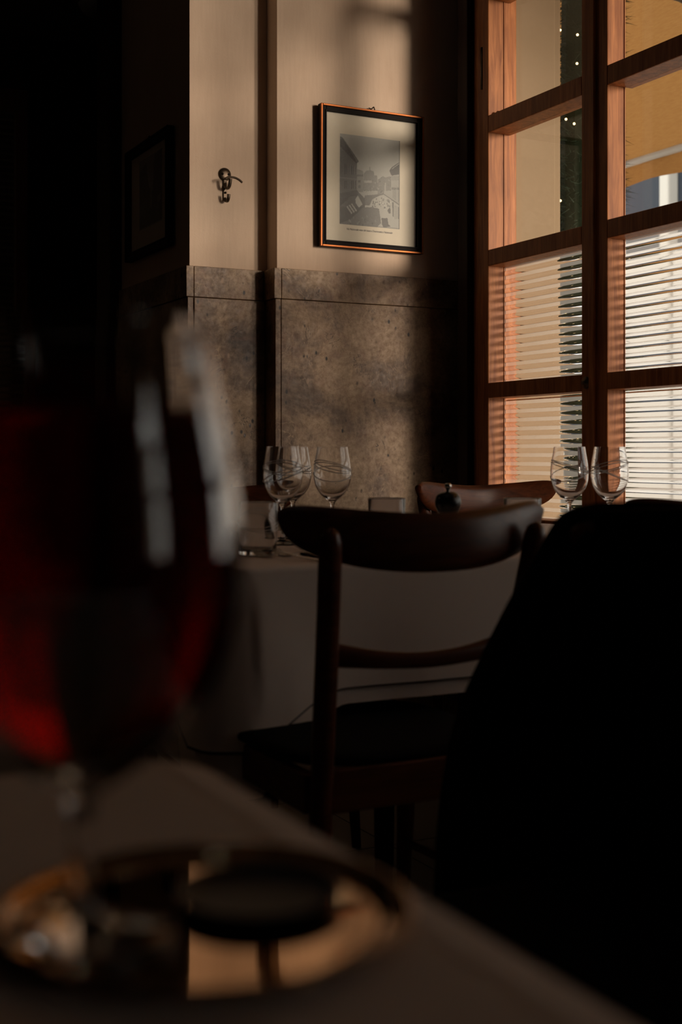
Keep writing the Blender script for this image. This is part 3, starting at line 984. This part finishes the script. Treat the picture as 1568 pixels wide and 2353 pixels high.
# ------------------------------------------------------------------ chairs
def board(bm, hw, bow, zt, zb, th, n=28, e=9.0, lean=0.0):
    """curved board across X, bowed towards -Y in the middle"""
    rows = []
    for i in range(n + 1):
        u = -1 + 2 * i / n
        u = sin(u * pi / 2)                      # finer towards the ends
        T = zt(u); B = zb(u)
        k = max(0.04, (1 - abs(u) ** e)) ** 0.5
        mid = T - (T - B) * 0.46; hh = (T - B)
        top = T - hh * 0.30 * (1 - k); bot = B + hh * 0.62 * (1 - k)
        x = hw * u; y = -bow * (1 - u * u)
        dydx = 2 * bow * u / hw
        nl = sqrt(1 + dydx ** 2); nx, ny = dydx / nl, -1 / nl
        ring = []
        m = 6
        for j in range(m + 1):
            q = j / m; z = bot + (top - bot) * q
            tt = th * (0.35 + 0.65 * sqrt(max(0, 1 - (2 * q - 1) ** 2))) / 2
            ring.append((x + nx * tt, y + ny * tt + lean * (z - bot), z))
        for j in range(m, -1, -1):
            q = j / m; z = bot + (top - bot) * q
            tt = th * (0.35 + 0.65 * sqrt(max(0, 1 - (2 * q - 1) ** 2))) / 2
            ring.append((x - nx * tt, y - ny * tt + lean * (z - bot), z))
        rows.append([bm.verts.new(p) for p in ring])
    for a, b in zip(rows[:-1], rows[1:]):
        n2 = len(a)
        for k in range(n2):
            bm.faces.new((a[k], a[(k + 1) % n2], b[(k + 1) % n2], b[k]))
    bm.faces.new(rows[0][::-1]); bm.faces.new(rows[-1])
    bmesh.ops.recalc_face_normals(bm, faces=bm.faces)
    return bm

def make_chair(name, loc, rz, label):
    """sitter looks towards local +Y; origin on the floor below the ends of the backrest"""
    r = empty(name, loc, rz, label, 'chair')
    bm = bmesh.new()
    board(bm, 0.240, 0.075, lambda u: 0.853 + 0.020 * abs(u) ** 1.6, lambda u: 0.763 + 0.046 * abs(u) ** 2.4, 0.020, e=12)
    finish('backrest', bm, M['chair_wood'], r, True)
    for s in (-1, 1):
        bm = bmesh.new()
        pts = smooth_pts([(s * 0.170, -0.006, 0.0), (s * 0.172, -0.006, 0.30), (s * 0.172, -0.014, 0.46), (s * 0.174, -0.036, 0.66), (s * 0.182, -0.060, 0.78), (s * 0.187, -0.070, 0.835)], 6)
        n = len(pts)
        tube(bm, pts, [0.012 + 0.0065 * min(1, i / 8) if i < n - 4 else 0.0185 * sqrt(max(0.03, 1 - ((i - (n - 5)) / 4) ** 2)) for i in range(n)], 14, flat=0.85)
        finish('rear_post', bm, M['chair_wood'], r, True)
        bm = bmesh.new()
        tube(bm, [(s * 0.205, 0.40, 0.0), (s * 0.200, 0.375, 0.25), (s * 0.195, 0.36, 0.43)], [0.011, 0.017, 0.021], 14)
        finish('front_leg', bm, M['chair_wood'], r, True)
        bm = bmesh.new(); box(bm, s * 0.185 - 0.011, s * 0.185 + 0.011, 0.0, 0.36, 0.395, 0.455, 0.003)
        finish('side_rail', bm, M['chair_wood'], r)
        bm = bmesh.new(); tube(bm, [(s * 0.186, -0.005, 0.22), (s * 0.198, 0.37, 0.20)], [0.008, 0.008], 10)
        finish('stretcher', bm, M['chair_wood'], r, True)
    bm = bmesh.new()
    board(bm, 0.183, 0.022, lambda u: 0.636 + 0.030 * u * u, lambda u: 0.611 + 0.012 * abs(u) ** 1.5, 0.016, e=40)
    bmesh.ops.translate(bm, vec=(0, -0.022, 0), verts=bm.verts)
    finish('mid_rail', bm, M['chair_wood'], r, True)
    bm = bmesh.new(); box(bm, -0.175, 0.175, -0.022, 0.0, 0.395, 0.462, 0.003)
    finish('rear_apron', bm, M['chair_wood'], r)
    bm = bmesh.new(); box(bm, -0.178, 0.178, 0.35, 0.37, 0.395, 0.455, 0.003)
    finish('front_apron', bm, M['chair_wood'], r)
    bm = bmesh.new()
    out = []
    for k in range(40):
        a = 2 * pi * k / 40
        ex = 0.5
        cx = math.copysign(abs(cos(a)) ** ex, cos(a)) * (0.205 + 0.010 * sin(a)); cy = math.copysign(abs(sin(a)) ** ex, sin(a)) * 0.205 + 0.19
        out.append((cx, cy))
    rings = []
    for sc, z in ((0.985, 0.462), (1.0, 0.465), (1.0, 0.470), (0.98, 0.475), (0.90, 0.478), (0.6, 0.479)):
        rings.append([bm.verts.new((x * sc, (y - 0.19) * sc + 0.19, z)) for x, y in out])
    for a, b in zip(rings[:-1], rings[1:]):
        for k in range(40): bm.faces.new((a[k], a[(k + 1) % 40], b[(k + 1) % 40], b[k]))
    bm.faces.new(rings[0][::-1]); bm.faces.new(rings[-1])
    finish('seat', bm, M['leather'], r, True)
    return r

ch = make_chair('dining_chair', (1.036, 1.758, 0), 0.0, 'dark curved-back wooden chair in front of the far table, its posts pointed')
dup(ch, (1.712, 1.775, 0), 0.0, 'black rounded chair back peeking over the draped coat at the right edge')
dup(ch, (2.068, 3.085, 0), pi, 'orange-brown wooden chair back catching window light behind the pepper mill')
dup(ch, (1.235, 3.120, 0), pi, 'reddish wooden chair behind the left wine glasses, half hidden')
dup(ch, (0.925, 0.965, 0), radians(90), 'dark chair buried under the black coat')

# ------------------------------------------------------------------ coat over the chair
ct = empty('coat', (0.945, 1.03, 0), label='large black coat draped over a chair back at the right', cat='coat')
def coat():
    prof = [(0.885, 0.06, 0.004), (0.8845, 0.15, 0.010), (0.882, 0.186, 0.016), (0.877, 0.212, 0.022), (0.865, 0.231, 0.028), (0.84, 0.253, 0.034), (0.80, 0.286, 0.040),
            (0.76, 0.322, 0.044), (0.72, 0.353, 0.048), (0.68, 0.383, 0.050), (0.62, 0.424, 0.054), (0.56, 0.452, 0.058), (0.50, 0.467, 0.062),
            (0.44, 0.476, 0.066), (0.36, 0.479, 0.070), (0.28, 0.480, 0.074), (0.20, 0.479, 0.078)]
    bm = bmesh.new()
    n = 96
    rings = []
    # resample
    P = smooth_pts([(a, b, c) for a, b, c in prof], 4)
    for idx, p in enumerate(P):
        z, a, b = p
        q = idx / (len(P) - 1)
        r = []
        for k in range(n):
            t = 2 * pi * k / n
            cy = math.copysign(abs(cos(t)) ** 0.9, cos(t)); sx = math.copysign(abs(sin(t)) ** 0.9, sin(t))
            f = 1 + q * 0.22 * sin(11 * t + 2.2 * q) * abs(sin(t)) + q * 0.10 * sin(23 * t + 1)
            r.append(bm.verts.new((b * sx * f + 0.012 * sin(5 * t) * q + 0.055 * max(0, 1 - ((a * cy + 0.065) / 0.24) ** 2) * (1 - q), a * cy * (1 + 0.012 * q * sin(7 * t + 3 * q)), z + 0.004 * sin(3 * t))))
        rings.append(r)
    for a, b in zip(rings[:-1], rings[1:]):
        for k in range(n):
            bm.faces.new((a[k], a[(k + 1) % n], b[(k + 1) % n], b[k]))
    bm.faces.new(rings[0])
    bmesh.ops.recalc_face_normals(bm, faces=bm.faces)
    finish('body', bm, M['coat'], ct, True)
    # collar rolled over the top rail
    bm = bmesh.new()
    pts = smooth_pts([(0.015, 0.08, 0.862), (0.025, 0.02, 0.880), (0.030, -0.03, 0.884), (0.030, -0.08, 0.882), (0.020, -0.14, 0.880), (-0.004, -0.20, 0.870)], 8)
    tube(bm, pts, [0.012 + 0.004 * sin(i * 0.7) for i in range(len(pts))], 12, flat=0.6)
    o = finish('collar', bm, M['lining'], ct, True); o['label'] = 'dark brown collar fold'
    # sleeves hanging at the sides
    for s in (-1, 1):
        bm = bmesh.new()
        pts = smooth_pts([(0.01, s * 0.15, 0.850), (0.0, s * 0.24, 0.72), (0.02, s * 0.32, 0.58), (0.03, s * 0.345, 0.44), (0.03, s * 0.35, 0.28)], 6)
        tube(bm, pts, [0.030 + 0.022 * min(1, i / 8) + 0.003 * sin(i * 1.7) for i in range(len(pts))], 20, flat=0.8)
        finish('sleeve', bm, M['coat'], ct, True)
coat()

# ------------------------------------------------------------------ glassware
WP_OUT = [(0.0, 0.0), (0.034, 0.0), (0.036, 0.0015), (0.034, 0.003), (0.020, 0.0055), (0.008, 0.010), (0.0045, 0.018), (0.0038, 0.040), (0.0040, 0.070),
          (0.0058, 0.084), (0.013, 0.092), (0.026, 0.103), (0.036, 0.118), (0.0413, 0.135), (0.0425, 0.152), (0.0410, 0.172), (0.0375, 0.193), (0.0350, 0.2085), (0.0347, 0.211)]
WP_IN = [(0.0337, 0.211), (0.0340, 0.2085), (0.0364, 0.193), (0.0398, 0.172), (0.0412, 0.152), (0.0400, 0.135), (0.0345, 0.119), (0.024, 0.105), (0.011, 0.097), (0.0, 0.0955)]
def refine(prof, n=4):
    return [(max(0, p.x), p.y) for p in smooth_pts([(a, b, 0) for a, b in prof], n)]

def make_wine_glass(loc, label, rz=0.0):
    r = empty('wine_glass', loc, rz, label, 'glass', 'etched wine glasses on the far table')
    bm = bmesh.new()
    lathe(bm, WP_OUT[:6] + refine(WP_OUT[6:], 3) + refine(WP_IN, 3), 48)
    bmesh.ops.recalc_face_normals(bm, faces=bm.faces)
    finish('bowl_and_stem', bm, M['glass'], r, True)
    rz_tab = [(z, rr) for rr, z in WP_OUT[10:]]
    for (z0, amp, ph) in ((0.168, 0.013, 0.4), (0.163, 0.013, 0.25), (0.150, 0.017, 2.6)):
        bm = bmesh.new()
        pts = []
        for k in range(65):
            a = 2 * pi * k / 64
            z = z0 + amp * sin(a + ph)
            rr = interp(rz_tab, z) + 0.0004
            pts.append((rr * cos(a), rr * sin(a), z))
        tube(bm, pts, 0.0010, 6, cap=False)
        finish('etched_line', bm, M['cut'], r, True)
    return r

wg = make_wine_glass((1.144, 2.50, TZ), 'frontmost of the three etched wine glasses on the left, overlapping its neighbour', 0.0)
dup(wg, (1.248, 2.670, TZ), 0.9, 'etched wine glass seen through the frontmost left glass')
dup(wg, (1.308, 2.588, TZ), 2.2, 'etched wine glass standing before the lit marble, right of the left trio')
dup(wg, (1.784, 2.340, TZ), 1.5, 'etched wine glass before the left ribbed pane and window post')
dup(wg, (1.868, 2.302, TZ), 3.6, 'rightmost etched wine glass, between window post and black chair back')

def make_tumbler(loc, label, h=0.103, r0=0.0365, rz=0.0):
    r = empty('tumbler', loc, rz, label, 'glass', 'tumblers on the far table')
    bm = bmesh.new()
    rt = r0 + 0.003
    lathe(bm, [(0, 0), (r0 - 0.004, 0), (r0 - 0.001, 0.0015), (r0, 0.004), (r0 + 0.001, 0.03), (rt, h - 0.002), (rt - 0.0008, h), (rt - 0.0016, h - 0.002), (r0 - 0.001, 0.03), (r0 - 0.0025, 0.013), (r0 - 0.008, 0.009), (0, 0.008)], 48)
    bmesh.ops.recalc_face_normals(bm, faces=bm.faces)
    finish('body', bm, M['glass'], r, True)
    bm = bmesh.new()
    for a in range(3):
        pts = []
        for k in range(40):
            t = 2 * pi * k / 40
            z = h * 0.55 + 0.012 * sin(t + a * 0.3) + a * 0.004
            rr = r0 + 0.001 + 0.002 * (z - 0.03) / 0.07 + 0.0004
            pts.append((rr * cos(t), rr * sin(t), z))
        pts.append(pts[0])
        tube(bm, pts, 0.0005, 6, cap=False)
    finish('etched_line', bm, M['cut'], r, True)
    return r
tum = make_tumbler((0.985, 2.268, TZ), 'tall clear tumbler at the left end of the far table beside the forks')
dup(tum, (1.556, 2.200, TZ), 1.2, 'clear tumbler standing just right of the front chair back')
dup(tum, (1.305, 2.330, TZ - 0.0), 2.2, 'tumbler whose rim peeps over the front chair back')

# pepper mill
pm = empty('pepper_mill', (1.383, 2.215, TZ), label='small black pepper mill with a metal knob behind the front chair', cat='pepper mill')
bm = bmesh.new(); lathe(bm, refine([(0.0, 0), (0.024, 0), (0.025, 0.010), (0.021, 0.025), (0.017, 0.045), (0.019, 0.062), (0.0225, 0.070)], 4) + [(0.0, 0.070)], 32)
finish('body', bm, M['mill'], pm, True)
bm = bmesh.new(); lathe(bm, refine([(0.015, 0.070), (0.022, 0.078), (0.0265, 0.092), (0.025, 0.107), (0.015, 0.117), (0.0, 0.119)], 4), 32)
finish('head', bm, M['mill'], pm, True)
bm = bmesh.new(); lathe(bm, refine([(0.003, 0.118), (0.004, 0.122), (0.0075, 0.128), (0.006, 0.134), (0.0, 0.1355)], 3), 20)
o = finish('knob', bm, M['steel'], pm, True); o['label'] = 'polished steel knob'

# cutlery
def make_fork(loc, rz, label):
    r = empty('fork', loc, rz, label, 'fork', 'cutlery on the far table')
    bm = bmesh.new()
    L = smooth_pts([(0, 0, 0.002), (0.06, 0, 0.006), (0.10, 0, 0.011), (0.125, 0, 0.008), (0.14, 0, 0.004)], 6)
    tube(bm, L, [0.006 - 0.0035 * min(1, i / 12) if i < 18 else 0.0025 + 0.0075 * (i - 18) / 6 for i in range(len(L))], 10, flat=0.35)
    finish('handle', bm, M['steel'], r, True)
    for k in range(4):
        y = -0.0095 + k * 0.0063
        bm = bmesh.new()
        tube(bm, smooth_pts([(0.137, y * 0.95, 0.004), (0.150, y, 0.002), (0.170, y, 0.004), (0.190, y * 0.95, 0.013)], 4), [0.0022] * 9 + [0.0019, 0.0017, 0.0013, 0.0008], 8, flat=0.7)
        finish('tine', bm, M['steel'], r, True)
    return r
fk = make_fork((1.018, 2.056, TZ + 0.0005), radians(106), 'steel fork with tines towards the tumbler, left one of the pair')
dup(fk, (1.054, 2.056, TZ + 0.0005), radians(104), 'steel fork right beside the other fork, nearer the chair post')

sp = empty('spoon', (1.104, 2.064, TZ + 0.0005), radians(180), 'dark shining spoon lying behind the left chair post', 'spoon', 'cutlery on the far table')
bm = bmesh.new(); L = smooth_pts([(-0.09, 0, 0.002), (-0.04, 0, 0.008), (0.0, 0, 0.009)], 6)
tube(bm, L, [0.006 - 0.0035 * min(1, i / 8) for i in range(len(L))], 10, flat=0.4); finish('handle', bm, M['steel'], sp, True)
bm = bmesh.new()
gr = []
for i in range(13):
    a = -1 + 2 * i / 12
    w = 0.019 * sqrt(max(0.002, 1 - a * a))
    gr.append([bm.verts.new((0.026 + 0.028 * a, w * (j / 4 - 1), 0.009 + 0.0 - 0.0085 * (1 - a * a) * (1 - (j / 4 - 1) ** 2))) for j in range(9)])
for a, b in zip(gr[:-1], gr[1:]):
    for j in range(8): bm.faces.new((a[j], b[j], b[j + 1], a[j + 1]))
o = finish('spoon_bowl', bm, M['steel'], sp, True)
md = o.modifiers.new('thickness', 'SOLIDIFY'); md.thickness = 0.0012

def make_knife(loc, rz, label):
    r = empty('knife', loc, rz, label, 'knife', 'cutlery on the far table')
    bm = bmesh.new(); tube(bm, [(0, 0, 0.0045), (0.04, 0, 0.005), (0.09, 0, 0.0045)], [0.006, 0.0055, 0.0045], 10, flat=0.7); finish('handle', bm, M['steel'], r, True)
    bm = bmesh.new(); box(bm, 0.088, 0.20, -0.009, 0.008, 0.003, 0.005, 0.0008); finish('blade', bm, M['steel'], r)
    return r
kn = make_knife((1.60, 2.09, TZ), radians(100), 'steel table knife lying at the foot of the right tumbler')
dup(kn, (1.50, 2.105, TZ), radians(12), 'steel table knife lying crosswise near the edge by the right tumbler')

nap = bmesh.new()
N = 24
gp = [[nap.verts.new((-0.07 + 0.14 * i / N, -0.05 + 0.10 * j / N, 0.004 + 0.030 * math.exp(-((i - 14) / 5) ** 2 - ((j - 12) / 8) ** 2) + 0.003 * sin(i * 0.9 + j * 0.4))) for j in range(N + 1)] for i in range(N + 1)]
for i in range(N):
    for j in range(N): nap.faces.new((gp[i][j], gp[i + 1][j], gp[i + 1][j + 1], gp[i][j + 1]))
no = finish('napkin', nap, M['lining'], None, True, (1.125, 2.175, TZ + 0.001))
md = no.modifiers.new('thickness', 'SOLIDIFY'); md.thickness = 0.003
tag(no, 'folded brown napkin beside the forks, partly behind the chair post', 'napkin')

# ------------------------------------------------------------------ foreground: tray and balloon glass of red drink
tr = empty('tray', (0.191, 0.492, TZ + 0.0005), label='round polished metal tray under the red drink', cat='tray')
bm = bmesh.new()
pr = refine([(0.0, 0.0), (0.066, 0.0), (0.073, 0.001), (0.078, 0.004), (0.082, 0.008), (0.0838, 0.0085), (0.0838, 0.0078), (0.0815, 0.0065)], 4)
pr += refine([(0.078, 0.0045), (0.072, 0.0028), (0.064, 0.0023), (0.0, 0.0022)], 4)
lathe(bm, pr, 96)
bmesh.ops.recalc_face_normals(bm, faces=bm.faces)
M['tray'] = m_simple('tray_metal', lin(186, 150, 112), 0.03, 1.0)
finish('dish', bm, M['tray'], tr, True)

GZ = TZ + 0.003
bg = empty('drink_glass', (0.138, 0.490, GZ), label='large blurred balloon glass of red drink in the left foreground', cat='glass')
OUT = [(0.0, 0.0), (0.036, 0.0), (0.038, 0.0015), (0.036, 0.003), (0.018, 0.006), (0.007, 0.011), (0.0048, 0.020), (0.0045, 0.045), (0.0065, 0.058)]
OUT2 = [(0.0065, 0.058), (0.018, 0.065), (0.036, 0.079), (0.051, 0.099), (0.060, 0.124), (0.0625, 0.148), (0.0605, 0.178), (0.0545, 0.210), (0.0485, 0.236), (0.0475, 0.241)]
IN2 = [(0.0463, 0.241), (0.0473, 0.236), (0.0532, 0.210), (0.0591, 0.178), (0.0610, 0.148), (0.0585, 0.124), (0.0493, 0.100), (0.0340, 0.081), (0.015, 0.070), (0.0, 0.067)]
bm = bmesh.new(); lathe(bm, OUT[:6] + refine(OUT[6:], 3)[:-1] + refine(OUT2, 4) + refine(IN2, 4), 80)
bmesh.ops.recalc_face_normals(bm, faces=bm.faces)
finish('bowl_and_stem', bm, M['glass'], bg, True)
LZ = 0.208
inner = [(z, r) for r, z in reversed(refine(IN2, 4))]
lp = [(0.0, 0.0672)]
for k in range(1, 30):
    z = 0.0672 + (LZ - 0.0672) * k / 29
    lp.append((max(0.001, interp(inner, z) - 0.0003), z))
lp.append((0.0, LZ))
bm = bmesh.new(); lathe(bm, lp, 80); bmesh.ops.recalc_face_normals(bm, faces=bm.faces)
lq = finish('drink', bm, M['liquid'], None, True, (0.138, 0.490, GZ))
tag(lq, 'dark red amber drink filling the balloon glass', 'drink')

cd = empty('coaster', (0.217, 0.499, TZ + 0.003), label='small dark round dish lying on the metal tray beside the glass foot', cat='dish')
bm = bmesh.new()
lathe(bm, [(0, 0), (0.028, 0), (0.033, 0.003), (0.0355, 0.006), (0.0345, 0.0065), (0.031, 0.004), (0.026, 0.0022), (0, 0.002)], 48)
bmesh.ops.recalc_face_normals(bm, faces=bm.faces)
cd.name = 'small_dish'
M['dish'] = m_simple('matte_black_dish', lin(16, 13, 12), 0.45, spec=0.3)
finish('dish', bm, M['dish'], cd, True)

# unseen pendant added as fill, keeps the left room from going pitch black
pl = empty('added_fill_lamp', (-1.3, 4.4, CEIL), label='small warm pendant added out of view to fill the room left of the pier', cat='lamp')
bm = bmesh.new(); tube(bm, [(0, 0, 0), (0, 0, -0.75)], 0.004, 8); finish('cord', bm, M['frame_black'], pl)
bm = bmesh.new(); lathe(bm, [(0.02, -0.72), (0.10, -0.80), (0.15, -0.90), (0.148, -0.90), (0.098, -0.803), (0.018, -0.725)], 32, close=True); finish('shade', bm, M['iron'], pl, True)
bm = bmesh.new(); bmesh.ops.create_uvsphere(bm, u_segments=20, v_segments=12, radius=0.035)
M['lamp'] = m_emit('fill_lamp_bulb', (1.0, 0.66, 0.36, 1), 45)
finish('bulb', bm, M['lamp'], pl, True, (0, 0, -0.84))

# small cool spotlights added out of view above the tables for glints
M['spot'] = m_emit('added_cool_spot', (0.82, 0.92, 1.0, 1), 22)
sp0 = empty('added_spotlight', (0.62, 1.75, CEIL), label='small cool spotlight added out of view, farther from the near table', cat='lamp', group='added spotlights above the tables')
bm = bmesh.new(); lathe(bm, [(0, 0), (0.035, 0), (0.035, -0.06), (0.030, -0.06), (0.028, -0.03), (0, -0.03)], 24); finish('housing', bm, M['iron'], sp0, True)
bm = bmesh.new(); bmesh.ops.create_uvsphere(bm, u_segments=16, v_segments=10, radius=0.020); finish('bulb', bm, M['spot'], sp0, True, (0, 0, -0.055))
dup(sp0, (0.30, 1.30, CEIL), None, 'small cool spotlight added out of view, closest above the near table')
